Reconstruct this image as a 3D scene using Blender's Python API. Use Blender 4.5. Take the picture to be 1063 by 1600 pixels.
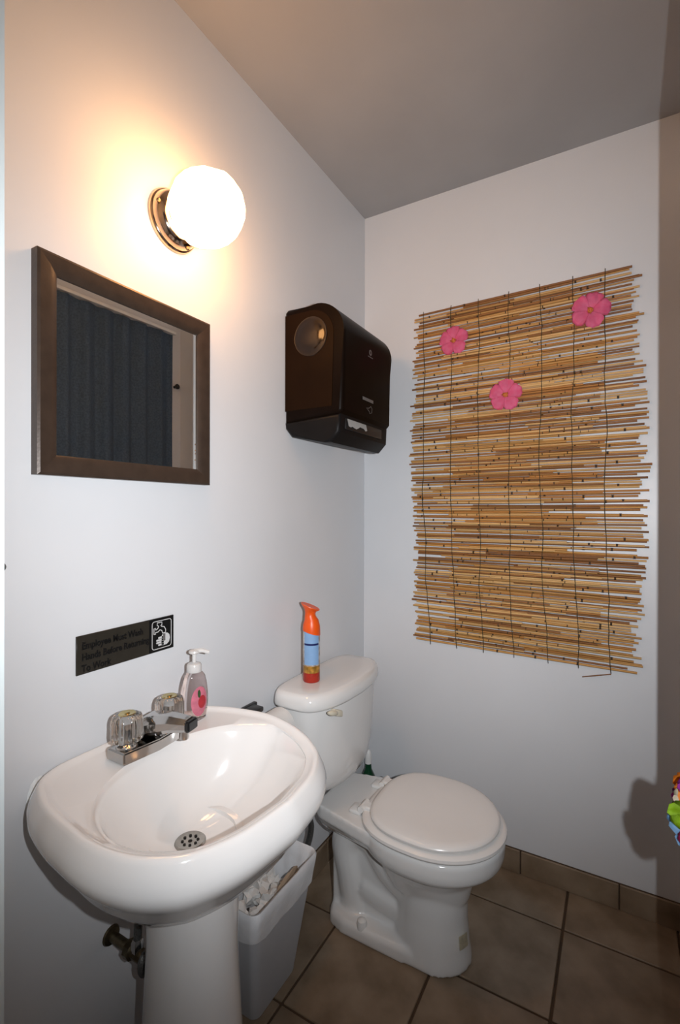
import bpy, bmesh, math, random
from mathutils import Vector, Matrix, noise
random.seed(7)
PI = math.pi
SC = bpy.context.scene
C = SC.collection
for o in list(bpy.data.objects): bpy.data.objects.remove(o)

# ---------------------------------------------------------------- camera, world, flash, exposure
CAM = Vector((0.9276, 0.0, 1.2850))
yaw, pit, rol = math.radians(30.06), math.radians(-0.126), math.radians(0.12)
fw = Vector((-math.sin(yaw)*math.cos(pit), math.cos(yaw)*math.cos(pit), math.sin(pit)))
rt0 = Vector((math.cos(yaw), math.sin(yaw), 0)); up0 = rt0.cross(fw)
rt = rt0*math.cos(rol) + up0*math.sin(rol); up = up0*math.cos(rol) - rt0*math.sin(rol)
cd = bpy.data.cameras.new('camera'); cam = bpy.data.objects.new('camera', cd); C.objects.link(cam)
cd.sensor_fit = 'VERTICAL'; cd.sensor_height = 36; cd.sensor_width = 24
cd.lens = 754.7/1600*36; cd.clip_start = 0.01
M4 = Matrix((rt, up, -fw)).transposed().to_4x4(); M4.translation = CAM
cam.matrix_world = M4
SC.camera = cam

w = bpy.data.worlds.new('world'); SC.world = w; w.use_nodes = True
w.node_tree.nodes['Background'].inputs[0].default_value = (0.80, 0.86, 1.0, 1)
w.node_tree.nodes['Background'].inputs[1].default_value = 0.05

# the camera's own flash, held beside the lens (portrait grip): a narrow head with a beam that falls off
fl_ = bpy.data.lights.new('camera_flash', 'SPOT'); fl_.energy = 80; fl_.color = (0.925, 0.96, 1.0)
fl_.shadow_soft_size = 0.006; fl_.spot_size = math.radians(118); fl_.spot_blend = 1.0
fo_ = bpy.data.objects.new('camera_flash', fl_); C.objects.link(fo_); fo_.location = (1.016, 0.052, 1.300)
fo_.rotation_euler = (fw + up*0.07).to_track_quat('-Z', 'Z').to_euler()

vs = SC.view_settings
vs.view_transform = 'Standard'; vs.look = 'None'; vs.gamma = 1; vs.use_curve_mapping = False
vs.exposure = 0.0
SC.display_settings.display_device = 'sRGB'

# ---------------------------------------------------------------- helpers
ROOT = {}
def org(o): return ROOT.get(o.name, Vector((0, 0, 0)))
def tag(o, label, cat, group=None):
    o['label'] = label; o['category'] = cat
    if group: o['group'] = group
    return o
def thing(name, label, cat, loc=(0, 0, 0), group=None):
    o = bpy.data.objects.new(name, None); C.objects.link(o); o.location = loc
    o.empty_display_size = 0.05
    ROOT[o.name] = Vector(loc)
    return tag(o, label, cat, group)
def mk(name, bm, mat, parent=None, smooth=True, loc=None, angle=40):
    """bm is in world coordinates; becomes one mesh object"""
    base = org(parent) if parent else Vector(loc or (0, 0, 0))
    bmesh.ops.recalc_face_normals(bm, faces=bm.faces)
    bmesh.ops.translate(bm, verts=bm.verts, vec=-base)
    if smooth:
        for f in bm.faces: f.smooth = True
        for e in bm.edges:
            if len(e.link_faces) == 2 and e.calc_face_angle(0) > math.radians(angle): e.smooth = False
    me = bpy.data.meshes.new(name); bm.to_mesh(me); bm.free()
    for m in (mat if isinstance(mat, (list, tuple)) else [mat]): me.materials.append(m)
    o = bpy.data.objects.new(name, me); C.objects.link(o)
    if parent: o.parent = parent
    else: o.location = base
    ROOT[o.name] = base
    return o
def struct(name, bm, mat, parent=None, smooth=False):
    o = mk(name, bm, mat, parent, smooth)
    if not parent: o['kind'] = 'structure'
    return o
def B(): return bmesh.new()
def box(bm, a, b, bev=0, seg=2):
    r = bmesh.ops.create_cube(bm, size=1)
    v = r['verts']; a = Vector(a); b = Vector(b)
    for q in v: q.co = Vector([(a[i]+b[i])/2 + q.co[i]*(b[i]-a[i]) for i in range(3)])
    if bev:
        es = list({e for q in v for e in q.link_edges})
        bmesh.ops.bevel(bm, geom=es, offset=bev, segments=seg, profile=.5, affect='EDGES')
    return bm
def loft(bm, rings, cap0=True, cap1=True, closed=True):
    vr = [[bm.verts.new(p) for p in r] for r in rings]
    n = len(vr[0])
    for a, b in zip(vr, vr[1:]):
        for i in range(n if closed else n-1):
            j = (i+1) % n
            try: bm.faces.new((a[i], a[j], b[j], b[i]))
            except ValueError: pass
    if closed and cap0: bm.faces.new(vr[0])
    if closed and cap1: bm.faces.new(vr[-1])
    return bm
def circ(c, r, n=24, ax='z', r2=None, ph=0):
    c = Vector(c); r2 = r if r2 is None else r2; out = []
    for i in range(n):
        t = 2*PI*i/n + ph; u, v = r*math.cos(t), r2*math.sin(t)
        out.append(c + {'z': Vector((u, v, 0)), 'x': Vector((0, u, v)), 'y': Vector((v, 0, u))}[ax])
    return out
def lathe(bm, c, prof, n=24, ax='z', k2=1, cap0=True, cap1=True):
    c = Vector(c); A = {'z': Vector((0, 0, 1)), 'x': Vector((1, 0, 0)), 'y': Vector((0, 1, 0))}[ax]
    return loft(bm, [circ(c + A*h, max(r, 1e-4), n, ax, max(r, 1e-4)*k2) for r, h in prof], cap0, cap1)
def spline(P, n=8):
    P = [Vector(p) for p in P]; out = []
    for i in range(len(P)-1):
        p0 = P[max(i-1, 0)]; p1 = P[i]; p2 = P[i+1]; p3 = P[min(i+2, len(P)-1)]
        for k in range(n):
            t = k/n
            out.append(.5*((2*p1) + (p2-p0)*t + (2*p0-5*p1+4*p2-p3)*t*t + (3*p1-p0-3*p2+p3)*t**3))
    return out + [P[-1]]
def tube(bm, pts, r, n=8, sm=0):
    pts = [Vector(p) for p in pts]
    if sm: pts = spline(pts, sm)
    rr = r if isinstance(r, (list, tuple)) else [r]*len(pts)
    rings = []; u = None
    for i, p in enumerate(pts):
        d = (pts[min(i+1, len(pts)-1)] - pts[max(i-1, 0)]).normalized()
        if u is None: u = d.orthogonal().normalized()
        u = (u - d*u.dot(d)).normalized(); v = d.cross(u)
        rings.append([p + rr[i]*(u*math.cos(2*PI*k/n) + v*math.sin(2*PI*k/n)) for k in range(n)])
    return loft(bm, rings)
def prism(bm, pts, d):
    d = Vector(d); a = [bm.verts.new(Vector(p)) for p in pts]; b = [bm.verts.new(Vector(p)+d) for p in pts]
    n = len(a); bm.faces.new(a); bm.faces.new(b[::-1])
    for i in range(n): bm.faces.new((a[i], b[i], b[(i+1) % n], a[(i+1) % n]))
    return bm
def copy_tree(o, parent=None):
    c = o.copy(); C.objects.link(c); c.parent = parent
    for ch in list(o.children): copy_tree(ch, c)
    return c
def fuse(o, vox=.006, it=6, fac=.5):
    """melt overlapping shells into one continuous skin"""
    m = o.modifiers.new('r', 'REMESH'); m.mode = 'VOXEL'; m.voxel_size = vox; m.use_smooth_shade = True
    s = o.modifiers.new('s', 'SMOOTH'); s.factor = fac; s.iterations = it
    dg = bpy.context.evaluated_depsgraph_get(); dg.update()
    me = bpy.data.meshes.new_from_object(o.evaluated_get(dg)); o.modifiers.clear()
    mats = list(o.data.materials); o.data = me
    me.materials.clear()
    for q in mats: me.materials.append(q)
    for f in me.polygons: f.use_smooth = True
def text_bm(body, size, offset=0.0):
    c = bpy.data.curves.new('t', 'FONT'); c.body = body; c.size = size; c.offset = offset; c.extrude = 0.0003
    c.resolution_u = 3
    o = bpy.data.objects.new('t', c); C.objects.link(o)
    dg = bpy.context.evaluated_depsgraph_get(); dg.update()
    me = bpy.data.meshes.new_from_object(o.evaluated_get(dg))
    bm = B(); bm.from_mesh(me); bpy.data.objects.remove(o); bpy.data.curves.remove(c); bpy.data.meshes.remove(me)
    return bm
WALLX = Matrix(((0, 0, 1, 0), (1, 0, 0, 0), (0, 1, 0, 0), (0, 0, 0, 1)))   # local x->+y, y->+z, z->+x

# ---------------------------------------------------------------- materials
def mat(name, col, rough=.5, metal=0, var=0, vscale=20, bump=0, bscale=60, trans=0, ior=1.45, emit=None, es=0, coat=0, spec=.5, sss=0, col2=None, alpha=1, objrand=0):
    m = bpy.data.materials.new(name); m.use_nodes = True; nt = m.node_tree; N = nt.nodes; L = nt.links
    b = N['Principled BSDF']
    b.inputs['Base Color'].default_value = (*col, 1); b.inputs['Roughness'].default_value = rough
    b.inputs['Metallic'].default_value = metal; b.inputs['IOR'].default_value = ior
    b.inputs['Transmission Weight'].default_value = trans; b.inputs['Coat Weight'].default_value = coat
    b.inputs['Coat Roughness'].default_value = .05
    b.inputs['Specular IOR Level'].default_value = spec; b.inputs['Alpha'].default_value = alpha
    if sss: b.inputs['Subsurface Weight'].default_value = sss; b.inputs['Subsurface Radius'].default_value = (.01, .01, .01)
    if emit: b.inputs['Emission Color'].default_value = (*emit, 1); b.inputs['Emission Strength'].default_value = es
    tc = N.new('ShaderNodeTexCoord')
    if var:
        nz = N.new('ShaderNodeTexNoise'); nz.inputs['Scale'].default_value = vscale; nz.inputs['Detail'].default_value = 5
        L.new(tc.outputs['Object'], nz.inputs['Vector'])
        cr = N.new('ShaderNodeValToRGB'); c2 = col2 or tuple(x*(1-var) for x in col)
        cr.color_ramp.elements[0].position = .35; cr.color_ramp.elements[1].position = .65
        cr.color_ramp.elements[0].color = (*c2, 1); cr.color_ramp.elements[1].color = (*col, 1)
        L.new(nz.outputs['Fac'], cr.inputs['Fac']); out = cr.outputs['Color']
        if objrand:
            oi = N.new('ShaderNodeObjectInfo'); hs = N.new('ShaderNodeHueSaturation')
            mr = N.new('ShaderNodeMapRange'); mr.inputs['To Min'].default_value = 1-objrand; mr.inputs['To Max'].default_value = 1+objrand
            L.new(oi.outputs['Random'], mr.inputs['Value']); L.new(mr.outputs['Result'], hs.inputs['Value'])
            L.new(out, hs.inputs['Color']); out = hs.outputs['Color']
        L.new(out, b.inputs['Base Color'])
    if bump:
        nb = N.new('ShaderNodeTexNoise'); nb.inputs['Scale'].default_value = bscale; nb.inputs['Detail'].default_value = 4
        L.new(tc.outputs['Object'], nb.inputs['Vector'])
        bp = N.new('ShaderNodeBump'); bp.inputs['Strength'].default_value = bump; bp.inputs['Distance'].default_value = .004
        L.new(nb.outputs['Fac'], bp.inputs['Height']); L.new(bp.outputs['Normal'], b.inputs['Normal'])
    return m
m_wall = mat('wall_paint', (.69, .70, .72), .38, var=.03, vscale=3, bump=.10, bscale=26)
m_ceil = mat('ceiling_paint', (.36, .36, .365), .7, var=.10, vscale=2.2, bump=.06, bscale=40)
m_jamb = mat('jamb_paint', (.74, .80, .80), .35, var=.03)
m_tile = mat('floor_tile', (.270, .203, .140), .42, var=.3, vscale=9, bump=.12, bscale=50, col2=(.170, .118, .073), objrand=.08)
m_grout = mat('grout', (.075, .045, .025), .9, var=.2)
m_china = mat('white_china', (.80, .785, .77), .10, var=.02, vscale=4, coat=.6)
m_china2 = mat('white_china_toilet', (.76, .75, .735), .12, var=.02, vscale=4, coat=.5)
m_seat = mat('seat_plastic', (.80, .775, .75), .24, var=.03, vscale=6)
m_chrome = mat('chrome', (.50, .49, .48), .10, 1, var=.08, vscale=15)
m_nickel = mat('bronze_nickel', (.55, .42, .33), .13, 1, var=.2, vscale=30)
m_dull = mat('dull_brass', (.16, .13, .08), .4, .9, var=.5, vscale=60)
m_hose = mat('braided_steel', (.17, .17, .165), .45, .7, var=.4, vscale=300, bump=.3, bscale=400)
m_dark = mat('dark_plastic', (.010, .009, .009), .4, var=.2, spec=.3, ior=1.22)
m_cover = mat('smoky_cover', (.007, .0038, .0025), .34, var=.15, spec=.15, ior=1.22)
m_side = mat('smoky_side', (.013, .0055, .002), .34, var=.25, vscale=8, spec=.2, ior=1.22)
m_window = mat('smoky_window', (.016, .008, .004), .12, var=.35, vscale=30, spec=.4)
m_print = mat('grey_print', (.14, .13, .125), .5, var=.05)
m_paper = mat('towel_paper', (.72, .71, .69), .85, var=.06, vscale=40)
m_brownp = mat('kraft_paper', (.50, .37, .26), .85, var=.15, vscale=40)
m_frame = mat('mirror_frame', (.060, .040, .029), .33, .25, var=.2, vscale=40, bump=.05, bscale=200)
m_mirror = mat('mirror_glass', (.86, .88, .87), .01, 1, var=.01)
m_sign = mat('sign_plate', (.028, .024, .018), .30, var=.12, vscale=60)
m_signblk = mat('sign_black', (.004, .004, .004), .35, var=.1)
m_signwht = mat('sign_grey', (.60, .60, .60), .5, var=.04)
m_signtxt = mat('sign_letters', (.006, .006, .006), .3, var=.1)
m_globe = mat('lamp_globe', (.95, .93, .88), .3, var=.01, emit=(1.0, .48, .165), es=24)
m_acryl = mat('clear_acrylic', (.97, .96, .93), .04, trans=1, ior=1.47, var=.01)
m_gold = mat('brass_button', (.55, .45, .20), .2, 1, var=.15)
m_black = mat('black_rubber', (.012, .012, .013), .35, var=.2)
m_drain = mat('drain_steel', (.42, .40, .37), .25, 1, var=.2, vscale=80)
m_hole = mat('drain_hole', (.01, .008, .006), .8, var=.1)
m_soapb = mat('soap_bottle_plastic', (.92, .84, .84), .06, trans=1.0, ior=1.33, var=.02)
m_pump = mat('pump_plastic', (.86, .84, .82), .22, trans=.35, var=.02)
m_pink = mat('label_pink', (.62, .17, .24), .4, var=.25, vscale=60)
m_red = mat('label_red', (.42, .02, .03), .4, var=.2, vscale=60)
m_green = mat('leaf_green', (.03, .07, .02), .5, var=.2)
m_orange = mat('orange_cap', (.84, .10, .006), .35, var=.1, vscale=20)
m_blue = mat('can_blue', (.25, .42, .68), .35, var=.08, vscale=30)
m_navy = mat('can_navy', (.01, .015, .10), .35, var=.05)
m_cwhite = mat('can_white', (.62, .63, .64), .3, var=.4, vscale=70, col2=(.30, .22, .16))
m_cyel = mat('can_amber', (.60, .30, .05), .3, var=.7, vscale=60)
m_cred = mat('can_red', (.42, .025, .012), .3, var=.3, vscale=40)
m_bin = mat('bin_plastic', (.47, .48, .505), .42, var=.04, vscale=10)
m_liner = mat('liner_film', (.84, .85, .87), .25, var=.05, vscale=30, trans=.08, bump=.3, bscale=45)
m_lever = mat('cream_lever', (.72, .66, .52), .25, var=.06)
m_teal = mat('teal_nut', (.0, .16, .26), .4, var=.1)
m_bgreen = mat('bottle_green', (.005, .05, .02), .25, var=.2)
m_white = mat('white_plastic', (.78, .77, .75), .3, var=.05)
m_curt = mat('curtain_fabric', (.17, .25, .36), .9, var=.25, vscale=120, bump=.4, bscale=250)
m_petal = mat('pink_petal', (1.0, .18, .38), .6, var=.12, vscale=60, col2=(1.0, .25, .46))
m_stam = mat('orange_stamen', (.70, .22, .05), .6, var=.35, vscale=200)
m_string = mat('dark_string', (.045, .04, .022), .9, var=.2)
m_caulk = mat('caulk', (.80, .82, .82), .25, var=.25, vscale=60, bump=.4, bscale=80)
m_sticker = mat('tan_sticker', (.74, .68, .52), .5, var=.2, vscale=80)
REED = []
for i, (a, b_) in enumerate([((.54, .29, .090), (.42, .20, .052)), ((.45, .20, .048), (.32, .125, .025)), ((.31, .13, .036), (.20, .075, .018)), ((.66, .42, .18), (.52, .29, .10)), ((.27, .115, .034), (.18, .07, .02))]):
    m = mat('reed_%s' % 'abcde'[i], a, .55, var=.2, vscale=7, col2=b_, objrand=.18)
    REED.append(m)
m_node = mat('reed_node', (.05, .025, .012), .7, var=.3)

# ---------------------------------------------------------------- the room
D, H = 1.806, 2.509
XR0, XR1, YR = 1.024, 1.128, 1.00          # right wall: near part, recessed far part, step
struct('wall_left', box(B(), (-.12, -.3, 0), (0, D, H)), m_wall)
struct('wall_back', box(B(), (-.12, D, 0), (XR1+.12, D+.12, H)), m_wall)
wr = B(); box(wr, (XR0, .27, 0), (XR1+.12, YR, H)); box(wr, (XR1, YR, 0), (XR1+.12, D, H))
struct('wall_right', wr, m_wall)
wf = B(); box(wf, (0, .15, 0), (.352, .27, H)); box(wf, (XR0, .15, 0), (XR1+.12, .27, H)); box(wf, (.352, .15, 2.06), (XR0, .27, H))
struct('wall_front', wf, m_jamb)
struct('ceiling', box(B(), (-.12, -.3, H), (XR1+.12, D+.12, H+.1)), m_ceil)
floor = struct('floor', box(B(), (-.12, -.6, -.08), (XR1+.12, D+.12, -.004)), m_grout)
S = .3063; G = .0035
xs = [0, .168, .168+S, .168+2*S, .168+3*S, XR1]
ys = [1.320-k*S for k in range(6, -1, -1)] + [1.320+S, D]
shared = None
for i in range(len(xs)-1):
    for j in range(len(ys)-1):
        x0, x1, y0, y1 = xs[i]+G, xs[i+1]-G, ys[j]+G, ys[j+1]-G
        if x1-x0 < .01: continue
        full = abs(x1-x0-(S-2*G)) < 1e-4 and abs(y1-y0-(S-2*G)) < 1e-4
        if full and shared:
            o = bpy.data.objects.new('tile', shared); C.objects.link(o); o.parent = floor
        else:
            bm = box(B(), (-(x1-x0)/2, -(y1-y0)/2, -.006), ((x1-x0)/2, (y1-y0)/2, 0), .0018, 1)
            o = struct('tile', bm, m_tile, floor)
            if full: shared = o.data
        o.location = ((x0+x1)/2, (y0+y1)/2, 0)
def baseboard(name, edges, mk_tile):
    bm = B(); a, b = edges[0], edges[-1]; mk_tile(bm, a, b, .004, .083)
    base = struct(name, bm, m_grout)
    for e0, e1 in zip(edges, edges[1:]):
        bm = B(); mk_tile(bm, e0+.002, e1-.002, .010, .0815, .0015)
        struct('tile', bm, m_tile, base)
baseboard('baseboard_back', [.012, .325, .628, .931, XR1], lambda bm, a, b, t, h, bv=0: box(bm, (a, D-t, .0005), (b, D, h), bv, 1))
baseboard('baseboard_left', [D-.0-k*S for k in range(4, -1, -1)], lambda bm, a, b, t, h, bv=0: box(bm, (0, a, .0005), (t, b, h), bv, 1))
baseboard('baseboard_right', [YR+.005, 1.27, 1.575, D-.012], lambda bm, a, b, t, h, bv=0: box(bm, (XR1-t, a, .0005), (XR1, b, h), bv, 1))

# ---------------------------------------------------------------- pedestal sink
SY = .668
HALF = [(.006, 0), (.006, .06), (.007, .11), (.010, .150), (.030, .188), (.065, .210), (.12, .229), (.20, .241), (.27, .236), (.33, .217), (.373, .190), (.404, .158), (.433, .092), (.446, 0)]
sp = spline([(x, y, 0) for x, y in HALF], 8)
def fa_(x): return max(0, min(1, (x-.2)/.2))
OUT = [(v.x, v.y*(1-.05*fa_(v.x))) for v in sp] + [(v.x, -v.y*(1+.10*fa_(v.x))) for v in reversed(sp[1:-1])]
SX = .225; NA = 96
def ray_r(phi, poly, cx):
    dx, dy = math.cos(phi), math.sin(phi); best = 0
    for i in range(len(poly)):
        x1, y1 = poly[i]; x2, y2 = poly[(i+1) % len(poly)]; x1 -= cx; x2 -= cx
        den = dx*(y2-y1) - dy*(x2-x1)
        if abs(den) < 1e-12: continue
        t = (x1*(y2-y1) - y1*(x2-x1))/den; u = (x1*dy - y1*dx)/den
        if t > 0 and -1e-6 <= u <= 1+1e-6: best = max(best, t)
    return best
PH = [2*PI*i/NA for i in range(NA)]
RO = [ray_r(p, OUT, SX) for p in PH]
ECX, EA, EB = .268, .168, .214
def ell(phi):
    a = (math.cos(phi)/EA)**2 + (math.sin(phi)/EB)**2; e = SX-ECX
    b = 2*e*math.cos(phi)/EA**2; c = (e/EA)**2 - 1
    return (-b + math.sqrt(b*b-4*a*c))/(2*a)
RE = [min(ell(p), RO[i]-.020) for i, p in enumerate(PH)]
DX = .205
def sring(fr, z, cx=SX):
    out = []
    for i, p in enumerate(PH):
        r = fr(i); x = cx + r*math.cos(p); y = SY + r*math.sin(p)
        out.append(Vector((max(x, .003), y, z - (.011*max(0, min(1, (x-.22)/.20)) if z > .70 else 0))))
    return out
sink = thing('pedestal_sink', 'white china pedestal sink under the framed mirror', 'sink', (SX, SY, 0))
bm = B(); rings = []
for k, z in ((.48, .615), (.64, .632), (.80, .658), (.91, .688)): rings.append(sring(lambda i: RO[i]*k, z))
for d, z in ((-.012, .712), (.002, .728), (.012, .741), (.017, .753), (.0175, .763), (.0145, .775), (.009, .787), (.004, .7965), (.0005, .802), (-.003, .8038), (-.007, .8035), (-.011, .801), (-.016, .7975), (-.024, .7955)):
    rings.append(sring(lambda i: RO[i]+d, z))
for k, z in ((1.02, .7945), (.985, .790), (.95, .780), (.90, .760), (.83, .733), (.74, .706), (.62, .681), (.48, .661), (.34, .649), (.22, .642), (.125, .639)):
    cx = SX + (DX-SX)*min(1, (1.02-k)/.8)
    rings.append(sring(lambda i: RE[i]*k if k < 1 else min(RE[i]*k, RO[i]-.0245), z, cx))
loft(bm, rings, True, True)
mk('basin', bm, m_china, sink)
# C-shaped column, open to the wall
bm = B(); rings = []
for z, rx, ry, ox in ((0, .140, .122, 0), (.02, .138, .120, 0), (.05, .126, .108, 0), (.15, .112, .096, .0), (.3, .100, .086, .0), (.45, .090, .082, 0), (.56, .092, .084, 0), (.66, .100, .092, 0)):
    r = []
    a0, a1 = -PI*.80, PI*.80
    for s_ in (0, 1):
        for i in range(29):
            t = a0 + (a1-a0)*(i/28 if s_ == 0 else 1-i/28); q = 1 if s_ == 0 else .86
            r.append(Vector((.212+ox+rx*q*math.cos(t), SY+ry*q*math.sin(t), z)))
    rings.append(r)
loft(bm, rings)
mk('pedestal', bm, m_china, sink)
dr = mk('drain', lathe(B(), (DX, SY, .636), [(.030, 0), (.030, .005), (.027, .0075), (.010, .0055), (.0, .005)], 32), m_drain, sink)
for k in range(9):
    a = 2*PI*k/8; rr = .0145 if k < 8 else 0; q = .0028 if k < 8 else .0042
    mk('drain_hole', lathe(B(), (DX+rr*math.cos(a), SY+rr*math.sin(a), .6424 if k < 8 else .6405), [(q, 0), (q, .0012)], 10), m_hole, dr)
# caulk smear on the wall by the sink's near end
bm = B(); random.seed(3)
for (y, z, sy, sz) in ((.492, .745, .022, .05), (.484, .715, .012, .03), (.51, .705, .020, .020)):
    lathe(bm, (.0005, y, z), [(sy, 0), (sy*.8, .003), (.0005, .005)], 14, 'x', sz/sy)
mk('caulk', bm, m_caulk, sink)

# faucet on the deck
FX, FY, FZ = .085, .668, .7955
fa = thing('faucet', 'chrome centerset faucet with clear acrylic knobs on the sink deck', 'faucet', (FX, FY, FZ))
bm = B(); prism(bm, [(FX-.028, FY-.078, FZ), (FX+.026, FY-.078, FZ), (FX+.034, FY, FZ), (FX+.026, FY+.078, FZ), (FX-.028, FY+.078, FZ)], (0, 0, .024))
bmesh.ops.bevel(bm, geom=bm.edges[:], offset=.003, segments=2, affect='EDGES')
mk('base_plate', bm, m_chrome, fa)
for s in (-1, 1):
    c = Vector((FX, FY+s*.052, FZ+.024))
    h = mk('handle_stem', lathe(B(), c, [(.022, -.003), (.021, .004), (.012, .010), (.009, .018), (.008, .045)], 24), m_chrome, fa)
    bm = B(); rings = []
    for r, hh in ((.022, .010), (.0285, .014), (.0295, .022), (.0290, .05), (.0265, .060), (.020, .0635)):
        ring = []
        for i in range(60):
            t = 2*PI*i/60; q = 1 + .045*(1 if (i//2) % 2 else -1)*(1 if .012 < hh < .058 else .4)
            ring.append(c + Vector((r*q*math.cos(t), r*q*math.sin(t), hh)))
        rings.append(ring)
    loft(bm, rings)
    k = mk('knob', bm, m_acryl, fa, angle=60)
    mk('knob_button', lathe(B(), c, [(.0165, .0640), (.015, .0655), (.006, .0648), (.004, .067), (.0, .067)], 20), m_gold, k)
# spout: low wedge reaching over the basin
bm = B(); rings = []
for t, (x, y, z, wd, ht) in enumerate(((.056, .668, .826, .026, .020), (.080, .668, .842, .036, .040), (.110, .671, .850, .033, .040), (.145, .678, .856, .026, .032), (.182, .687, .857, .021, .024))):
    r = []
    dvec = Vector((.97, .22, 0)); n = Vector((-.22, .97, 0))
    for a, b_ in ((-1, -.5), (-.7, -1), (.7, -1), (1, -.5), (1, .3), (.55, 1), (-.55, 1), (-1, .3)):
        r.append(Vector((x, y, z)) + n*a*wd*.8 + Vector((0, 0, b_*ht*.5)))
    rings.append(r)
loft(bm, rings)
spt = mk('spout', bm, m_chrome, fa, angle=30)
bm = B(); prism(bm, [(.181, .671, .845), (.194, .674, .845), (.188, .705, .845), (.175, .702, .845)], (0, 0, .022)); bmesh.ops.bevel(bm, geom=bm.edges[:], offset=.003, segments=2, affect='EDGES')
mk('spout_tip', bm, m_black, spt)
mk('aerator', lathe(B(), (.170, .684, .826), [(.009, 0), (.010, .003), (.010, .02)], 18), m_chrome, spt)
mk('lift_rod', lathe(B(), (.050, FY, .82), [(.003, 0), (.003, .03), (.006, .032), (.006, .04), (.0, .041)], 12), m_chrome, fa)

# supply valve under the sink
sv = thing('shutoff_valve', 'corroded brass shutoff valve with supply tube on wall below sink', 'valve', (0, .64, .385))
mk('wall_flange', lathe(B(), (0, .64, .388), [(.020, .0), (.018, .004), (.010, .006)], 16, 'x'), m_dull, sv)
mk('pipe', lathe(B(), (0, .64, .388), [(.010, .0), (.010, .07)], 14, 'x'), m_dull, sv)
vb = mk('valve_body', lathe(B(), (.055, .64, .388), [(.012, 0), (.018, .004), (.018, .018), (.013, .022), (.013, .05), (.010, .055)], 8, 'x'), m_dull, sv)
mk('valve_handle', lathe(B(), (.110, .64, .385), [(.006, -.004), (.020, 0), (.022, .006), (.018, .014), (.0, .016)], 16, 'x', 1.25), m_hose, vb)
bm = B(); tube(bm, [(.085, .64, .395), (.085, .642, .44), (.082, .648, .50), (.070, .655, .56), (.060, .66, .64)], .008, 10, 6)
mk('supply_tube', bm, m_hose, sv)
mk('compression_nut', lathe(B(), (.085, .64, .395), [(.012, 0), (.012, .018), (.009, .024)], 6), m_chrome, sv)

# soap bottle
sx, sy_, sz = .066, .808, .7955
so = thing('soap_bottle', 'clear pump soap bottle with pink label at back of sink', 'soap bottle', (sx, sy_, sz))
SOAPROT = Matrix.Translation((sx, sy_, sz)) @ Matrix.Rotation(math.radians(-8), 4, 'Z') @ Matrix.Translation((-sx, -sy_, -sz))
def soap(bm): bmesh.ops.transform(bm, matrix=SOAPROT, verts=bm.verts); return bm
PRO = [(.024, 0), (.030, .003), (.033, .015), (.036, .04), (.0355, .06), (.032, .085), (.027, .102), (.020, .110), (.015, .114), (.0145, .122)]
bm = B(); loft(bm, [[Vector((sx+r*(.62 if h < .1 else .62+.38*min(1, (h-.1)/.014))*math.cos(2*PI*i/32), sy_+r*math.sin(2*PI*i/32), sz+h)) for i in range(32)] for r, h in PRO])
mk('bottle', soap(bm), m_soapb, so)
co = mk('pump_collar', lathe(B(), (sx, sy_, sz), [(.0165, .113), (.017, .114), (.017, .128), (.015, .132), (.008, .135)], 24), m_pump, so)
bm = B(); lathe(bm, (sx, sy_, sz), [(.0045, .133), (.0045, .157)], 12)
mk('pump_stem', bm, m_pump, so)
bm = B(); lathe(bm, (sx, sy_, sz), [(.010, .155), (.013, .158), (.012, .162), (.006, .1645)], 16)
tube(bm, [(sx, sy_, sz+.160), (sx+.014, sy_+.012, sz+.161), (sx+.026, sy_+.022, sz+.156)], [.006, .005, .004], 8)
mk('pump_head', bm, m_pump, so)
lab = None
for nm, m_, ay, az, cy_, cz_, off in (('label', m_pink, .0215, .034, 0, .048, .0005), ('label_print', m_red, .011, .015, .006, .046, .0009), ('label_leaf', m_green, .004, .009, -.002, .066, .0011)):
    bm = B(); g = []
    rows = 6
    cen = None
    for kk in range(rows+1):
        ring = []
        for i in range(24):
            a = 2*PI*i/24; u = cy_ + ay*kk/rows*math.cos(a); h = cz_ + az*kk/rows*math.sin(a)
            r = next(r0+(r1-r0)*(h-h0)/(h1-h0) for (r0, h0), (r1, h1) in zip(PRO, PRO[1:]) if h0 <= h <= h1)
            x = .62*math.sqrt(max(r*r-u*u, 1e-6)) + off
            ring.append(Vector((sx+x, sy_+u, sz+h)))
        g.append(ring)
    loft(bm, g, False, False)
    o = mk(nm, soap(bm), m_, lab or so)
    lab = lab or o

# ---------------------------------------------------------------- mirror
MY0, MY1, MZ0, MZ1 = .479, .903, 1.350, 1.761; MW = .038
mi = thing('wall_mirror', 'square wall mirror in dark bronze frame above the sink', 'mirror', (0, (MY0+MY1)/2, MZ0))
def bar(a0, a1, b1, b0, name='frame_bar'):
    # outer edge a0-a1, inner edge b0-b1 (y, z)
    bm = B(); prof = [(.0005, 0), (.020, 0), (.0225, .12), (.0215, .6), (.016, .94), (.0145, 1), (.0005, 1)]
    r = []
    for o_, i_ in ((a0, b0), (a1, b1)):
        r.append([Vector((x, o_[0]+(i_[0]-o_[0])*t, o_[1]+(i_[1]-o_[1])*t)) for x, t in prof])
    loft(bm, r); return mk(name, bm, m_frame, mi, angle=25)
oc = [(MY0, MZ0), (MY1, MZ0), (MY1, MZ1), (MY0, MZ1)]
ic = [(MY0+MW, MZ0+MW), (MY1-MW, MZ0+MW), (MY1-MW, MZ1-MW), (MY0+MW, MZ1-MW)]
for k in range(4): bar(oc[k], oc[(k+1) % 4], ic[(k+1) % 4], ic[k])
mk('mirror_pane', box(B(), (.004, MY0+MW-.004, MZ0+MW-.004), (.0115, MY1-MW+.004, MZ1-MW+.004)), m_mirror, mi, smooth=False)

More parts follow.
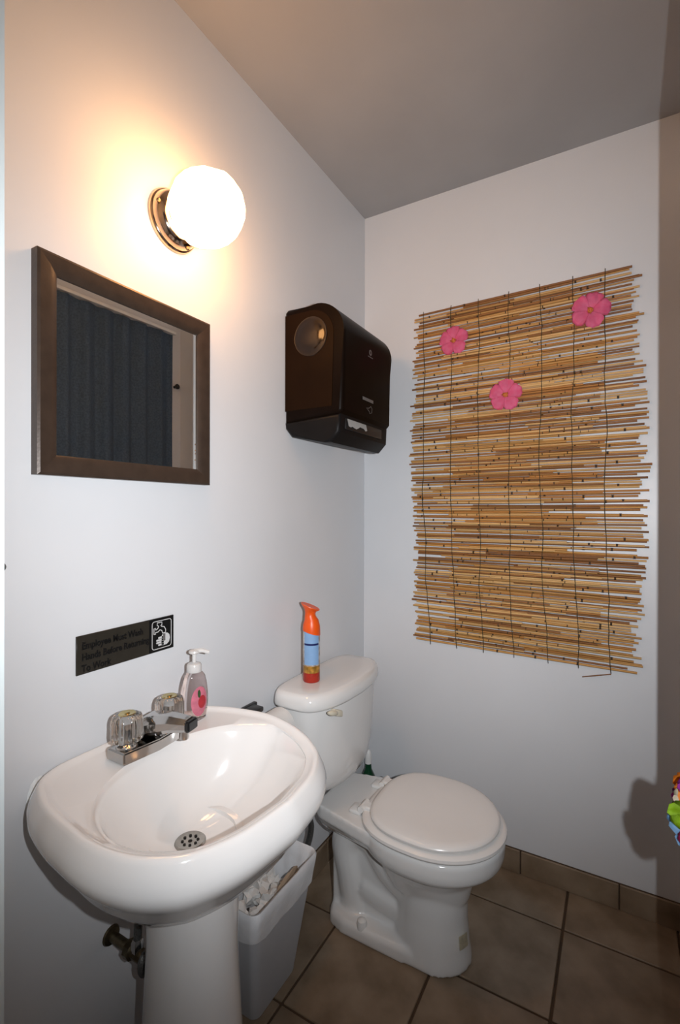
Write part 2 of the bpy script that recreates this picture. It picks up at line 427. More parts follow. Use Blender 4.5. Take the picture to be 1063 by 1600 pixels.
# ---------------------------------------------------------------- lamp
LY, LZ = .800, 1.975
la = thing('wall_lamp', 'lit white glass globe lamp on round metal base', 'lamp', (0, LY, LZ))
cn = mk('canopy', lathe(B(), (0, LY, LZ), [(.070, 0), (.071, .004), (.069, .010), (.066, .012), (.064, .020), (.060, .030), (.052, .038), (.046, .040), (.044, .048), (.043, .054)], 48, 'x'), m_nickel, la)
for k in range(3):
    a = PI*.95 + k*2*PI/3
    y, z = LY+.063*math.cos(a), LZ+.063*math.sin(a)
    mk('screw', lathe(B(), (.024, y, z), [(.005, 0), (.005, .004), (.003, .006)], 12, 'x'), m_dull, cn)
bm = B(); rings = []
GP = [(.036, .044), (.050, .048), (.068, .060), (.079, .080), (.083, .104), (.082, .125), (.076, .150), (.064, .172), (.046, .188), (.024, .195), (.002, .197)]
for r, h in GP:
    r *= .955
    rings.append([Vector((h, LY+r*(1+.026*math.cos(8*t))*math.cos(t), LZ-.004+r*(1+.026*math.cos(8*t))*math.sin(t))) for t in [2*PI*i/48 for i in range(48)]])
loft(bm, rings)
mk('globe', bm, m_globe, la)

# ---------------------------------------------------------------- hand washing sign
SY0, SY1, SZ0, SZ1 = .562, .802, .958, 1.036
sg = thing('sign', 'dark plaque asking employees to wash hands, above the faucet', 'sign', (0, SY0, SZ0))
mk('plate', box(B(), (.0003, SY0, SZ0), (.0035, SY1, SZ1), .001, 1), m_sign, sg)
for i, t in enumerate(('Employee Must Wash', 'Hands Before Returning', 'To Work')):
    bm = text_bm(t, .0172, .0006)
    bmesh.ops.scale(bm, vec=(.94, 1.12, 1), verts=bm.verts)
    bmesh.ops.transform(bm, matrix=Matrix.Translation((.0038, SY0+.011, SZ0+.050-.0225*i)) @ WALLX, verts=bm.verts)
    mk('lettering', bm, m_signtxt, sg, smooth=False)
IY, IZ, IW = SY1-.062, SZ0+.007, .054
def yz(bm, pts, x0, th): return prism(bm, [(x0, y, z) for y, z in pts], (th, 0, 0))
def rrect(y0, z0, y1, z1, r, n=5):
    out = []
    for (cy, cz, a) in ((y1-r, z1-r, 0), (y0+r, z1-r, 90), (y0+r, z0+r, 180), (y1-r, z0+r, 270)):
        out += [(cy+r*math.cos(math.radians(a+90*k/n)), cz+r*math.sin(math.radians(a+90*k/n))) for k in range(n+1)]
    return out
mk('icon_panel', box(B(), (.0034, IY-.008, SZ0+.001), (.0038, SY1-.001, SZ1-.001)), m_signblk, sg, smooth=False)
def outline(pts, x0, wd, closed=True):
    bm = B(); pp = [Vector((x0, y, z)) for y, z in pts]
    n = len(pp); L_, R_ = [], []
    for i in range(n):
        a = pp[(i-1) % n] if closed or i > 0 else pp[i]; b = pp[(i+1) % n] if closed or i < n-1 else pp[i]
        d = (b-a).normalized(); nn = Vector((0, -d.z, d.y))*wd/2
        L_.append(pp[i]+nn); R_.append(pp[i]-nn)
    for i in range(n if closed else n-1):
        j = (i+1) % n
        prism(bm, [L_[i], L_[j], R_[j], R_[i]], (.0003, 0, 0))
    return bm
mk('icon_border', outline(rrect(IY, IZ, IY+IW, SZ1-.007, .006), .0038, .0016), m_signwht, sg, smooth=False)
IH = SZ1-.007-IZ
def q_(u, v): return (IY+IW*u, IZ+IH*v)
tap = [(.09, .76), (.09, .55), (.17, .55), (.17, .61), (.30, .61), (.40, .67), (.50, .63), (.53, .53), (.70, .53), (.70, .64), (.62, .75), (.47, .79), (.44, .82), (.50, .84), (.50, .94), (.26, .94), (.26, .84), (.33, .82), (.30, .75), (.22, .70), (.17, .70), (.17, .76)]
mk('icon_tap', outline([q_(*t) for t in tap], .0038, .0020), m_signwht, sg, smooth=False)
bm = B()
yz(bm, [q_(*t) for t in ((.50, .46), (.62, .52), (.80, .50), (.90, .42), (.93, .30), (.88, .16), (.76, .09), (.56, .08), (.46, .14))], .0038, .0003)
for k, (x0, v) in enumerate(((.30, .13), (.20, .215), (.20, .30), (.30, .385))):
    yz(bm, [q_(*t) for t in ((.60, v-.036), (.60, v+.036), (x0+.03, v+.034), (x0, v), (x0+.03, v-.034))], .0038, .0003)
mk('icon_hand', bm, m_signwht, sg, smooth=False)
mk('icon_water', box(B(), (.0041, *q_(.56, .24)), (.0043, *q_(.68, .50))), m_print, sg, smooth=False)

# ---------------------------------------------------------------- paper towel dispenser
DY0, DY1 = 1.243, 1.588
dp = thing('towel_dispenser', 'black smoky paper towel dispenser on wall beside the corner', 'dispenser', (0, (DY0+DY1)/2, 1.49))
def prof_box(prof, y0, y1, bev, seg=4):
    bm = B(); prism(bm, [(x, y0, z) for x, z in prof], (0, y1-y0, 0))
    es = [e for e in bm.edges if abs(e.verts[0].co.y-e.verts[1].co.y) < 1e-6]
    bmesh.ops.bevel(bm, geom=es, offset=bev, segments=seg, profile=.5, affect='EDGES'); return bm
def arc(cx, cz, r, a0, a1, n=8, rz=None): return [(cx+r*math.cos(math.radians(a0+(a1-a0)*k/n)), cz+(rz or r)*math.sin(math.radians(a0+(a1-a0)*k/n))) for k in range(n+1)]
cov = [(.004, 1.545), (.205, 1.570)] + arc(.120, 1.822, .102, 0, 88, 10, .098)[0:] + [(.010, 1.925), (.002, 1.918)]
cov = [(.002, 1.560), (.205, 1.575), (.217, 1.588)] + arc(.118, 1.824, .102, 0, 85, 10, .096) + [(.012, 1.925), (.001, 1.915)]
mk('cover', prof_box(cov, DY0, DY1, .016), m_cover, dp, angle=35)
hou = [(.001, 1.566), (.004, 1.545), (.030, 1.518), (.150, 1.494), (.175, 1.492), (.203, 1.522), (.2065, 1.578)]
mk('housing', prof_box(hou, DY0+.0003, DY1-.0003, .012, 3), m_dark, dp, angle=35)
sp_ = [(.006, 1.60), (.180, 1.60)] + arc(.100, 1.822, .085, 0, 88, 10, .080) + [(.006, 1.903)]
sd = mk('side_panel', prof_box(sp_, DY0-.0015, DY0+.004, .0012, 1), m_side, dp, angle=35)
mk('side_window', lathe(B(), (.103, DY0+.004, 1.822), [(.062, -.0045), (.060, -.0075), (.056, -.0065), (.045, -.011), (.025, -.0135), (.001, -.014)], 36, 'y'), m_window, sd)
mk('paper_slot', box(B(), (.196, DY0+.035, 1.534), (.2085, DY1-.055, 1.568), .003, 2), m_black, dp)
bm = B(); yv = [1.285+.0125*k for k in range(11)]; random.seed(4)
va = [bm.verts.new((.209, y, 1.566)) for y in yv]; vb_ = [bm.verts.new((.214, y, 1.546+random.uniform(-.006, .006))) for y in yv]
for k in range(10): bm.faces.new((va[k], va[k+1], vb_[k+1], vb_[k]))
r = bmesh.ops.solidify(bm, geom=bm.faces[:], thickness=.001)
mk('paper_end', bm, m_paper, dp)
bm = B(); lathe(bm, (.2198, 1.420, 1.803), [(.0095, 0), (.0095, .0006)], 20, 'x')
lg = mk('emblem', bm, m_print, dp)
mk('emblem_mark', box(B(), (.2204, 1.4155, 1.799), (.2207, 1.4245, 1.807)), m_signblk, lg, smooth=False)
mk('emblem_caption', box(B(), (.2198, 1.403, 1.787), (.2203, 1.438, 1.7895)), m_print, dp, smooth=False)
mk('name_bar', box(B(), (.2198, 1.365, 1.640), (.2203, 1.441, 1.650)), m_print, dp, smooth=False)
mk('hand_icon', outline([(1.392, 1.617), (1.410, 1.620), (1.424, 1.628), (1.432, 1.622), (1.430, 1.608), (1.415, 1.604), (1.412, 1.610), (1.404, 1.613)], .2198, .0022), m_print, dp, smooth=False)

# ---------------------------------------------------------------- toilet
TY = 1.372
to = thing('toilet', 'white two-piece toilet with closed lid beside the sink', 'toilet', (.38, TY, 0))
def plan(x0, x1, hw, n=64, bulge=.035, cr=.05):
    """tank plan: flat back at x0, bowed front reaching x1"""
    out = []
    for i in range(n):
        t = 2*PI*i/n; c, s = math.cos(t), math.sin(t)
        e = .42
        u = math.copysign(abs(c)**e, c); v = math.copysign(abs(s)**e, s)
        x = (x0+x1-bulge)/2 + u*(x1-bulge-x0)/2
        if u > 0: x += bulge*(1-v*v)*u
        out.append((x, v*hw))
    return out
def pr(x0, x1, hw, z, bulge=.035): return [Vector((x, TY+y, z)) for x, y in plan(x0, x1, hw, bulge=bulge)]
bm = B()
loft(bm, [pr(.045, .150, .100, .418), pr(.035, .172, .135, .424), pr(.028, .188, .165, .438), pr(.022, .196, .188, .462), pr(.020, .200, .200, .50), pr(.018, .203, .207, .56), pr(.016, .208, .215, .712)])
tank = mk('tank', bm, m_china2, to, angle=50)
bm = B()
loft(bm, [pr(.014, .206, .215, .700), pr(.010, .216, .223, .703), pr(.008, .219, .226, .710), pr(.009, .218, .225, .726), pr(.011, .215, .222, .738), pr(.016, .208, .216, .7465), pr(.024, .198, .207, .7495), pr(.05, .170, .17, .751)])
mk('tank_lid', bm, m_china2, to, angle=60)
# lever
def shear(bm):
    for v in bm.verts: v.co.z += -.42*(v.co.y-(TY-.13))
    return bm
lvp = mk('flush_lever', shear(box(B(), (.190, TY-.152, .673), (.211, TY-.112, .693), .004, 2)), m_lever, to)
bm = B(); tube(bm, [(.204, TY-.145, .683), (.213, TY-.165, .683), (.216, TY-.192, .681), (.213, TY-.202, .680)], [.008, .0085, .008, .004], 10)
mk('lever_arm', shear(bm), m_lever, lvp)

def egg(xb, xf, hw, z, n=56, sq=.72):
    xc = xb + (xf-xb)*.50; out = []
    for i in range(n):
        t = 2*PI*i/n; c, s = math.cos(t), math.sin(t)
        if c >= 0: x, y = xc+(xf-xc)*c, hw*s
        else: x, y = xc+(xc-xb)*math.copysign(abs(c)**sq, c), hw*math.copysign(abs(s)**sq, s)
        out.append(Vector((x, TY+y, z)))
    return out
def egx(d, z): return egg(.262-d, .655+d, .178+d, z)
# bowl: rim band, bowl underside, front foot, trapway, foot plate, rear deck - fused into one skin
bm = B()
loft(bm, [egx(-.012, .372), egx(-.002, .370), egx(.002, .362), egx(.002, .335), egx(-.002, .315), egx(-.014, .302), egx(-.035, .292),
          egg(.28, .60, .125, .275), egg(.30, .575, .105, .24), egg(.33, .56, .08, .18)])
def oval(cx, rx, ry, z, n=40): return [Vector((cx+rx*math.cos(2*PI*i/n), TY+ry*math.sin(2*PI*i/n), z)) for i in range(n)]
loft(bm, [oval(.450, .118, .098, 0), oval(.450, .117, .097, .015), oval(.449, .112, .093, .05), oval(.45, .105, .088, .12), oval(.452, .103, .088, .19), oval(.458, .108, .092, .25), oval(.462, .125, .11, .30)])
# rear deck
def trap(pts, z0, z1, tp=1.0):
    a = [Vector((x, TY+y, z0)) for x, y in pts]; b_ = [Vector((x*1.0, TY+y*tp, z1)) for x, y in pts]; loft(bm, [a, b_])
deck = [(.108, -.100), (.13, -.112), (.30, -.150), (.36, -.16), (.36, .16), (.30, .150), (.13, .112), (.108, .100)]
trap(deck, .335, .374)
loft(bm, [[Vector((x, TY+y*k, z)) for x, y in deck] for z, k in ((.335, .98), (.31, .86), (.28, .62))])
# foot plate
fp = [(.135, -.060), (.150, -.085), (.20, -.102), (.30, -.104), (.42, -.098), (.42, .098), (.30, .104), (.20, .102), (.150, .085), (.135, .060)]
loft(bm, [[Vector((x, TY+y, 0)) for x, y in fp], [Vector((x, TY+y, .032)) for x, y in fp], [Vector((.27+(x-.27)*.95, TY+y*.93, .044)) for x, y in fp]])
box(bm, (.135, TY-.046, .02), (.44, TY+.046, .34))
# trapway: S-shaped fat tube
tube(bm, spline([(.40, TY, .16), (.33, TY, .20), (.27, TY, .27), (.21, TY, .275), (.180, TY, .22), (.195, TY, .14), (.21, TY, .05), (.21, TY, .0)], 5), .064, 20)
tube(bm, spline([(.40, TY, .09), (.32, TY, .10), (.24, TY, .12)], 4), .058, 18)
bw = mk('bowl', bm, m_china2, to)
fuse(bw, .0055, 5)
# seat and lid
bm = B()
loft(bm, [egx(-.006, .373), egx(.003, .375), egx(.007, .381), egx(.006, .388), egx(0, .393), egx(-.012, .395), egx(-.06, .395)])
mk('seat', bm, m_seat, to)
bm = B()
def lidr(d, z): return egg(.285-d, .640+d, .172+d, z)
loft(bm, [lidr(-.03, .396), lidr(-.004, .397), lidr(.003, .401), lidr(.004, .407), lidr(.001, .412), lidr(-.006, .4155), lidr(-.018, .4175), lidr(-.05, .419), lidr(-.10, .4195)])
mk('seat_lid', bm, m_seat, to)
for s in (-1, 1):
    y = TY+s*.075
    h = mk('hinge', box(B(), (.222, y-.022, .374), (.262, y+.022, .387), .005, 2), m_white, to)
    bm = B(); tube(bm, [(.262, y-.024, .395), (.262, y+.024, .395)], .0095, 12)
    box(bm, (.262, y-.016, .388), (.300, y+.016, .404), .004, 1)
    mk('hinge_knuckle', bm, m_white, h)
    mk('bolt_cap', lathe(B(), (.262, TY+s*.086, .036), [(.016, 0), (.0155, .012), (.013, .022), (.006, .027), (.0, .028)], 18), m_white, to)
bm = B(); r0 = []
for a in range(6):
    t = math.radians(-32+a*3.8)
    r0.append([Vector((.4515+(.1165-.10*(z-.06))*math.cos(t), TY+(.0995-.085*(z-.06))*math.sin(t), z)) for z in (.070, .082, .094, .106)])
loft(bm, r0, closed=False); bmesh.ops.solidify(bm, geom=bm.faces[:], thickness=-.0015)
mk('sticker', bm, m_sticker, to)

# toilet supply line
hs = thing('supply_hose', 'grey braided toilet supply hose behind the trash can', 'hose', (0, 1.20, .16))
bm = B(); tube(bm, [(.110, 1.215, .418), (.110, 1.222, .385), (.105, 1.238, .34), (.095, 1.262, .29), (.080, 1.262, .23), (.060, 1.235, .185), (.035, 1.20, .165), (.006, 1.19, .16)], .0095, 10, 6)
mk('hose', bm, m_hose, hs)
mk('coupling_nut', lathe(B(), (.110, 1.215, .412), [(.017, -.016), (.018, .0), (.016, .014)], 8), m_teal, hs)
mk('wall_flange', lathe(B(), (0, 1.19, .16), [(.024, 0), (.022, .005), (.012, .009)], 16, 'x'), m_chrome, hs)

# toilet roll on its black holder, between sink and tank
tp = thing('paper_holder', 'black wall holder behind the sink rim holding toilet roll', 'holder', (0, 1.02, .66))
mk('bracket', box(B(), (.001, 1.020, .630), (.014, 1.100, .728), .003, 2), m_black, tp)
mk('hood', box(B(), (.012, 1.040, .7125), (.050, 1.085, .727), .004, 2), m_black, tp)
bm = B(); box(bm, (.012, 1.024, .652), (.085, 1.034, .674), .003, 1); tube(bm, [(.074, 1.03, .663), (.074, 1.142, .663)], .006, 10)
mk('arm', bm, m_black, tp)
rl = tag(mk('toilet_roll', lathe(B(), (.074, 1.038, .663), [(.019, 0), (.046, 0), (.048, .002), (.048, .098), (.046, .1), (.019, .1), (.019, 0)], 40, 'y', 1, False, False), m_paper, loc=(.074, 1.088, .663)), 'white toilet paper roll beside the tank', 'toilet paper')

# air freshener on tank lid
ax_, ay_, az_ = .090, 1.270, .7512
af = thing('air_freshener', 'spray can with orange nozzle cap standing on tank lid', 'spray can', (ax_, ay_, az_))
R_ = .0265
mk('can_base', lathe(B(), (ax_, ay_, az_), [(.0245, 0), (R_, .003), (R_, .030)], 32), m_cred, af)
mk('can_band', lathe(B(), (ax_, ay_, az_), [(R_, .030), (R_, .052)], 32, cap0=False, cap1=False), m_cyel, af)
mk('can_body', lathe(B(), (ax_, ay_, az_), [(R_, .052), (R_, .150), (.0255, .165), (.024, .178), (.02, .19)], 32), m_cwhite, af)
facing = math.atan2(CAM.y-ay_, CAM.x-ax_)
bm = B(); rr = []
for k in range(21):
    t = facing + math.radians(-56+112*k/20)
    rr.append([Vector((ax_+(R_+.0004)*math.cos(t), ay_+(R_+.0004)*math.sin(t), az_+h)) for h in (.056, .10, .158)])
loft(bm, rr, closed=False)
lb = mk('label', bm, m_blue, af)
bm = B(); rr = []
for k in range(21):
    t = facing + math.radians(-53+106*k/20); z0 = .1165
    rr.append([Vector((ax_+(R_+.0008)*math.cos(t), ay_+(R_+.0008)*math.sin(t), az_+h)) for h in (z0, z0+.006)])
loft(bm, rr, closed=False); mk('label_stripe', bm, m_navy, lb)
bm = B(); rings = []
side = Vector((math.cos(facing+PI/2), math.sin(facing+PI/2), 0))   # screen-right as the camera sees it
for r, h, sl in ((.0278, .152, .30), (.0278, .160, .22), (.0268, .175, .10), (.022, .192, 0), (.0175, .205, -.05), (.0165, .213, -.10), (.0185, .221, -.16), (.0255, .228, -.24), (.0295, .2335, -.28), (.0290, .2355, -.28), (.020, .2345, -.28), (.004, .2340, -.28)):
    ring = []
    for i in range(32):
        t = 2*PI*i/32; v = Vector((math.cos(t), math.sin(t), 0))*r
        sh = side*(-.004 if h > .20 else 0)
        # cap skirt dips and the nozzle mouth slopes to one side
        ring.append(Vector((ax_, ay_, az_+h)) + v + sh + Vector((0, 0, -v.dot(side)*(1.0 if sl > 0 else 1.4)*abs(sl))))
    rings.append(ring)
loft(bm, rings, False, True)
mk('nozzle_cap', bm, m_orange, af)

# green bottle behind the toilet
gb = thing('cleaner_bottle', 'dark green bottle on floor behind the toilet tank', 'bottle', (.052, 1.745, 0))
mk('bottle', lathe(B(), (.052, 1.745, 0), [(.030, .0), (.033, .006), (.033, .19), (.028, .215), (.014, .245), (.012, .27)], 24), m_bgreen, gb)
mk('cap', lathe(B(), (.052, 1.745, .268), [(.014, 0), (.014, .03), (.010, .05), (.004, .055)], 18), m_white, gb)

# ---------------------------------------------------------------- trash can
tc_ = thing('trash_can', 'grey plastic trash can with white liner beside the pedestal', 'trash can', (.105, 1.04, 0))
def rr3(x0, x1, y0, y1, z, r=.025, n=10, jit=0, seed=0, sub=5):
    pts = []
    for (cx, cy, a) in ((x1-r, y1-r, 0), (x0+r, y1-r, 90), (x0+r, y0+r, 180), (x1-r, y0+r, 270)):
        pts += [Vector((cx+r*math.cos(math.radians(a+90*k/n)), cy+r*math.sin(math.radians(a+90*k/n)), z)) for k in range(n+1)]
    out = []
    for i, p in enumerate(pts):
        q = pts[(i+1) % len(pts)]; m_ = 14 if i % (n+1) == n else 1
        out += [p+(q-p)*k/m_ for k in range(m_)]
    return out
def binr(t, z, d=0):   # t = 0 bottom .. 1 top
    return rr3(.034-.018*t-d, .142+.042*t+d, .940-.052*t-d, 1.115+.045*t+d, z, .022)
BH = .315
bm = B()
loft(bm, [binr(0, .001), binr(.03, .006), binr(1, BH), binr(1, BH, -.003), binr(.05, .012, -.003)])
mk('bin_body', bm, m_bin, tc_)
bm = B(); rings = []
for k, (d, z, t) in enumerate(((.005, BH-.075, .78), (.006, BH-.05, .85), (.006, BH-.025, .93), (.005, BH-.004, .99), (.001, BH+.004, 1), (-.006, BH-.001, 1), (-.010, BH-.03, .95), (-.014, BH-.10, .8), (-.022, .08, .3), (-.030, .02, .1))):
    ring = binr(t, z, d); c0 = Vector((.105, 1.04, 0))
    n = len(ring)
    out = []
    for i, p in enumerate(ring):
        wv = noise.noise(Vector((p.x*38, p.y*38, k*.35)))
        amp = .0045 if k < 4 else (.0015 if k < 6 else .008)
        q = (p-c0); q.z = 0; q.normalize()
        pp = p + q*max(wv*amp, -.0025)
        if k == 0: pp.z += .014*noise.noise(Vector((p.x*16, p.y*16, 3)))
        out.append(pp)
    rings.append(out)
loft(bm, rings, False, True)
mk('liner', bm, m_liner, tc_, angle=80)
random.seed(11)
wads = [((.070, .950, .210), .037, 0), ((.132, 1.012, .245), .037, 0), ((.068, 1.018, .255), .038, 0), ((.130, 1.082, .225), .037, 0), ((.068, 1.088, .215), .037, 0), ((.158, 1.055, .278), .030, 1), ((.132, .948, .228), .037, 0)]
wl = ['crumpled white paper towel between pedestal and wall in trash', 'crumpled white towel in middle of trash, toward the toilet', 'crumpled white towel highest on the trash heap', 'crumpled white towel toward far end of trash can', 'crumpled towel at wall end of the trash can', 'brown kraft paper scrap tucked against the liner', 'crumpled towel at front corner of the trash can']
for (c, r, k), lab_ in zip(wads, wl):
    bm = B(); bmesh.ops.create_icosphere(bm, subdivisions=3, radius=1)
    off = Vector((random.random()*50, random.random()*50, random.random()*50))
    for v in bm.verts:
        n_ = v.co.normalized()
        b_ = abs(noise.noise(n_*1.5+off)); c_ = abs(noise.noise(n_*2.6+off*2)); d_ = noise.noise(n_*2.2+off*3)
        p_ = Vector(c) + n_*r*(.74 + 1.1*b_ - .75*c_)
        p_ += Vector((noise.noise(n_*2+off*4), noise.noise(n_*2+off*5), .5*d_))*r*.35
        if k: p_ = Vector(c) + Vector((n_.x*.004, n_.y*.040, n_.z*.028))*(1+.5*b_) + Vector((n_.y*.008, 0, n_.y*.012))
        tt = max(0, min(1, p_.z/BH))
        p_.x = min(max(p_.x, .034-.018*tt+.022), .142+.042*tt-.022); p_.y = min(max(p_.y, .940-.052*tt+.022), 1.115+.045*tt-.022)
        v.co = p_
    tag(mk('paper_towel', bm, m_brownp if k else m_paper, loc=c, angle=12), lab_, 'paper towel', 'paper waste in the trash can')

# ---------------------------------------------------------------- reed blind
BZ0, BZ1 = .775, 2.062
bl = thing('reed_blind', 'natural reed blind pinned flat on the back wall', 'blind', (.62, D, BZ0))
random.seed(21)
# a few shared reed meshes, one metre long along x, with node knuckles; scaled per reed
def reed_mesh(k):
    rnd = random.Random(100+k); bm = B()
    r = 1.0; xs_ = [-.5]
    nodes = sorted(rnd.uniform(-.46, .46) for _ in range(rnd.choice((1, 2, 2, 3))))
    st = [(-.5, .92, 0)]
    for nx in nodes: st += [(nx-.007, 1.0, 0), (nx-.004, 1.22, 1), (nx+.004, 1.22, 0), (nx+.007, 1.0, 0)]
    st += [(.5, .92, 0)]
    prev = None; sides = 6
    for x, q, nd in st:
        ring = [bm.verts.new((x, q*math.cos(2*PI*i/sides+.3), q*math.sin(2*PI*i/sides+.3))) for i in range(sides)]
        if prev:
            for i in range(sides):
                f = bm.faces.new((prev[0][i], prev[0][(i+1) % sides], ring[(i+1) % sides], ring[i]))
                f.smooth = True; f.material_index = 1 if prev[1] else 0
        else: bm.faces.new(ring[::-1])
        prev = (ring, nd)
    bm.faces.new(prev[0])
    bmesh.ops.recalc_face_normals(bm, faces=bm.faces)
    me = bpy.data.meshes.new('reed'); bm.to_mesh(me); bm.free()
    return me
RM = []
for k in range(25):
    me = reed_mesh(k); me.materials.append(REED[k % 5]); me.materials.append(m_node); RM.append(me)
def reed(x0, x1, z0, z1, y, r, par=bl):
    o = bpy.data.objects.new('reed', random.choice(RM) if random.random() < .8 else RM[random.choice((0, 3, 5, 8, 10))]); C.objects.link(o)
    o.parent = par; L_ = math.hypot(x1-x0, z1-z0)
    o.location = Vector(((x0+x1)/2, y, (z0+z1)/2)) - org(par)
    o.scale = (L_*random.choice((1, -1)), r, r); o.rotation_euler = (0, -math.atan2(z1-z0, x1-x0), 0)
    return o
def edge_l(z): return .226 + .010*math.sin(z*7) + (.012 if z < .9 else 0)
def edge_r(z): return .985 + .012*math.sin(z*5+1)
NROW = 142
def tilt(z): return .018*(z-BZ0)/(BZ1-BZ0) - .012*(1-(z-BZ0)/(BZ1-BZ0))     # right end minus left end
for i in range(NROW):
    z = BZ0 + (BZ1-BZ0)*(i+.5)/NROW + random.uniform(-.0022, .0022)
    a = edge_l(z)+random.uniform(-.014, .014); b_ = edge_r(z)+random.uniform(-.022, .020)
    t = tilt(z)/2; j = random.uniform(-.0035, .0035)
    reed(a, b_, z-t-j, z+t+j, D-.0065-random.uniform(0, .001), random.uniform(.0033, .0045))
for i in range(152):
    z = BZ0 + .012 + (BZ1-BZ0-.024)*(i+.5)/152 + random.uniform(-.003, .003)
    k = random.random()
    if k < .40: a, b_ = .375+random.uniform(-.03, .02), random.uniform(.60, .86)
    elif k < .80: a, b_ = random.uniform(.40, .66), .875+random.uniform(-.015, .012)
    else: a = random.uniform(.30, .5); b_ = a+random.uniform(.3, .45)
    t = tilt(z)*(b_-a)/.76/2; j = random.uniform(-.004, .004)*(b_-a)/.7
    m0 = ((a+b_)/2-.61)/.76*tilt(z)
    reed(a, b_, z+m0-t-j, z+m0+t+j, D-.0150-random.uniform(0, .0015), random.uniform(.0030, .0042))
reed(.822, .906, .734, .757, D-.009, .0020)
for k, (xt, xb) in enumerate(zip((.268, .377, .479, .588, .692, .792, .888), (.299, .402, .499, .605, .716, .811, .905))):
    pts = []
    for i in range(40):
        f = i/39; z = BZ1+.004-(BZ1-BZ0+.012)*f; x = xt+(xb-xt)*max(0, (f-.55)/.45)**1.3
        pts.append((x+.008*noise.noise(Vector((k*9.1, f*8, 0)))+.0015*random.uniform(-1, 1), D-.0205, z+tilt(z)*(x-.61)/.76))
    bm = B(); tube(bm, pts, .0011, 5); mk('string', bm, m_string, bl)

# pink flowers pinned to the blind
def flower(x, z, rot, R, label):
    y = D-.022
    fl = thing('fabric_flower', label, 'flower', (x, y, z), 'pink flowers on the blind')
    for k in range(5):
        a = rot + 2*PI*k/5; bm = B(); rows = []
        ca, sa = math.cos(a), math.sin(a)
        for i in range(8):
            f = i/7; wd = R*(.08+.455*math.sin(PI*.5*min(1, f*1.25))*(1 if f < .72 else math.sqrt(max(0, 1-((f-.72)/.34)**2))))
            row = []
            for j in range(7):
                g = -1+2*j/6
                rad = R*(.10+.90*f) - R*.10*f**3*abs(g)**2.2 + R*.02*f*math.cos(5*g+k)
                lat = wd*g*.88
                lift = -.004 - .012*math.sin(PI*f*.8) + .007*(1-g*g)*f - .003*math.sin(g*6+k)*f
                row.append(Vector((x+ca*rad-sa*lat, y+lift-.0012*k, z+sa*rad+ca*lat)))
            rows.append(row)
        loft(bm, rows, closed=False); bmesh.ops.solidify(bm, geom=bm.faces[:], thickness=.0008)
        mk('petal', bm, m_petal, fl, angle=70)
    bm = B(); rnd = random.Random(int(x*1000))
    lathe(bm, (x, y-.004, z), [(R*.12, 0), (R*.15, -.008), (R*.08, -.013), (.0005, -.014)], 10, 'y')
    for k in range(9):
        a = rnd.uniform(0, 2*PI); q = R*rnd.uniform(.04, .19)
        lathe(bm, (x+q*math.cos(a), y-.010, z+q*math.sin(a)), [(.0018, 0), (.0022, -.008), (.0005, -.010)], 5, 'y')
    mk('stamen', bm, m_stam, fl)
flower(.390, 1.922, 1.60, .056, 'pink flower at upper left of the reed blind')
flower(.844, 1.942, 1.25, .060, 'pink flower at upper right of the reed blind')
flower(.577, 1.697, 1.50, .058, 'pink flower lowest of three on the reed blind')

# ---------------------------------------------------------------- curtain opposite the mirror
cu = thing('curtain', 'dark slate pleated curtain opposite the mirror', 'curtain', (1.1, 1.36, 0))
bm = B(); rings = []
NC = 140; ya, yb = 1.012, 1.735
for i in range(NC+1):
    f = i/NC; y = ya+(yb-ya)*f
    ph = 2*PI*(y-ya)/.100
    xo = 1.106 + .014*math.cos(ph+.5*math.sin(y*9)) + .002*math.sin(ph*2.3)
    sag = .004*math.cos(ph)
    rings.append([Vector((xo+.003*math.sin(z*3+i*.02), y, z+(sag if z > 2 else 0))) for z in (.03, .6, 1.2, 1.7, 2.1, 2.195)])
loft(bm, rings, closed=False); bmesh.ops.solidify(bm, geom=bm.faces[:], thickness=.0018)
mk('cloth', bm, m_curt, cu, angle=80)
mk('track', box(B(), (1.094, 1.003, 2.199), (1.116, 1.75, 2.214), .002, 1), m_white, cu)
bm = B()
for y in (1.06, 1.36, 1.66): box(bm, (1.112, y-.008, 2.201), (1.1275, y+.008, 2.212))
mk('track_bracket', bm, m_white, cu)
mk('tieback_knob', lathe(B(), (1.1278, 1.765, 1.935), [(.007, 0), (.007, -.012), (.013, -.018), (.014, -.026), (.009, -.032), (.001, -.033)], 16, 'x'), m_black, cu)

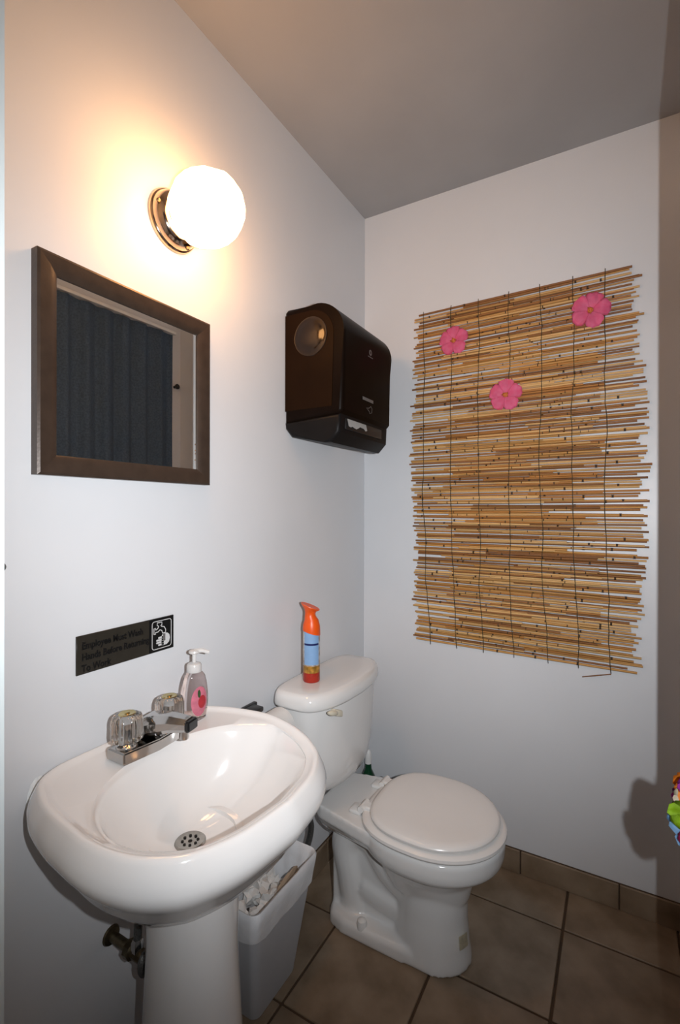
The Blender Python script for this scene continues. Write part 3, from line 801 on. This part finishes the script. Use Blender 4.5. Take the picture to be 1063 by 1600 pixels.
# ---------------------------------------------------------------- flower garland on a hook, right edge
hk = tag(mk('garland_hook', (lambda bm: (tube(bm, [(1.0235, .795, .930), (1.012, .795, .927), (1.006, .795, .929), (1.005, .795, .934)], .003, 8, 4), lathe(bm, (1.0237, .795, .930), [(.010, 0), (.010, -.003)], 12, 'x'), bm)[-1])(B()), m_chrome, loc=(1.0237, .795, .930)), 'small metal hook on right wall carrying the garland', 'hook')
gl = thing('flower_garland', 'garland of bright fabric blossoms at right edge of picture', 'garland', (1.008, .795, .84))
cols = [mat('blossom_'+n, c, .6, var=.2, vscale=60) for n, c in (('green', (.30, .52, .01)), ('blue', (.22, .42, .68)), ('pink', (.75, .05, .22)), ('orange', (.85, .25, .02)), ('purple', (.35, .04, .38)), ('cream', (.72, .66, .52)))]
def blossom(c, R, m_, tilt_, seed):
    rnd = random.Random(seed); bm = B(); rot = rnd.uniform(0, 6)
    T = Matrix.Translation(c) @ Matrix.Rotation(tilt_[0], 4, 'X') @ Matrix.Rotation(tilt_[1], 4, 'Z')
    for k in range(6):
        a = rot+2*PI*k/6; ca, sa = math.cos(a), math.sin(a); rows = []
        for i in range(5):
            f = i/4; wd = R*(.12+.42*math.sin(PI*min(1, f*.85)))
            rows.append([Vector((ca*R*f-sa*wd*g, -.25*R*f*f-.02*R*k/6, sa*R*f+ca*wd*g)) for g in (-1, 0, 1)])
        loft(bm, rows, closed=False)
    bmesh.ops.solidify(bm, geom=bm.faces[:], thickness=.0012)
    bmesh.ops.transform(bm, matrix=T, verts=bm.verts)
    return mk('blossom', bm, m_, gl, angle=70)
bm = B(); loop = [(1.007, .795+.022*math.sin(t), .884+.046*math.cos(t)) for t in [2*PI*k/24 for k in range(25)]]
tube(bm, loop, .0025, 6); mk('cord', bm, m_string, gl)
spots = [((1.006, .775, .895), .020, 0), ((1.003, .782, .870), .017, 1), ((1.008, .778, .848), .014, 2), ((1.008, .784, .834), .014, 1), ((1.006, .786, .918), .016, 5), ((1.008, .780, .935), .015, 3), ((1.008, .785, .955), .014, 4), ((1.008, .812, .93), .014, 3), ((1.007, .812, .90), .015, 4), ((1.007, .815, .87), .014, 0), ((1.008, .81, .845), .013, 3)]
for i, (c, R, k) in enumerate(spots):
    c = (c[0]+.001, c[1], .888+(c[2]-.893)*.60); R *= 1.12
    blossom(c, R, cols[k], (random.Random(i).uniform(-.5, .3), random.Random(i+50).uniform(-.5, .3)), i)

# ---------------------------------------------------------------- coat hook at the left edge
ch = thing('coat_hook', 'metal double coat hook on wall at left edge of picture', 'hook', (0, .40, 1.13))
mk('hook_plate', box(B(), (.0004, .388, 1.085), (.005, .404, 1.205), .002, 1), m_dull, ch)
bm = B(); tube(bm, [(.004, .397, 1.18), (.02, .399, 1.178), (.03, .408, 1.184), (.033, .4135, 1.190)], .0035, 8, 4); mk('prong', bm, m_dull, ch)
bm = B(); bmesh.ops.create_uvsphere(bm, u_segments=14, v_segments=8, radius=.0085, matrix=Matrix.Translation((.033, .4135, 1.190))); mk('prong_ball', bm, m_hose, ch)
bm = B(); tube(bm, [(.004, .397, 1.105), (.018, .399, 1.09), (.028, .408, 1.083), (.032, .4125, 1.082)], .0035, 8, 4); mk('prong', bm, m_dull, ch)
bm = B(); bmesh.ops.create_uvsphere(bm, u_segments=14, v_segments=8, radius=.0062, matrix=Matrix.Translation((.032, .4125, 1.082))); mk('prong_ball', bm, m_dull, ch)
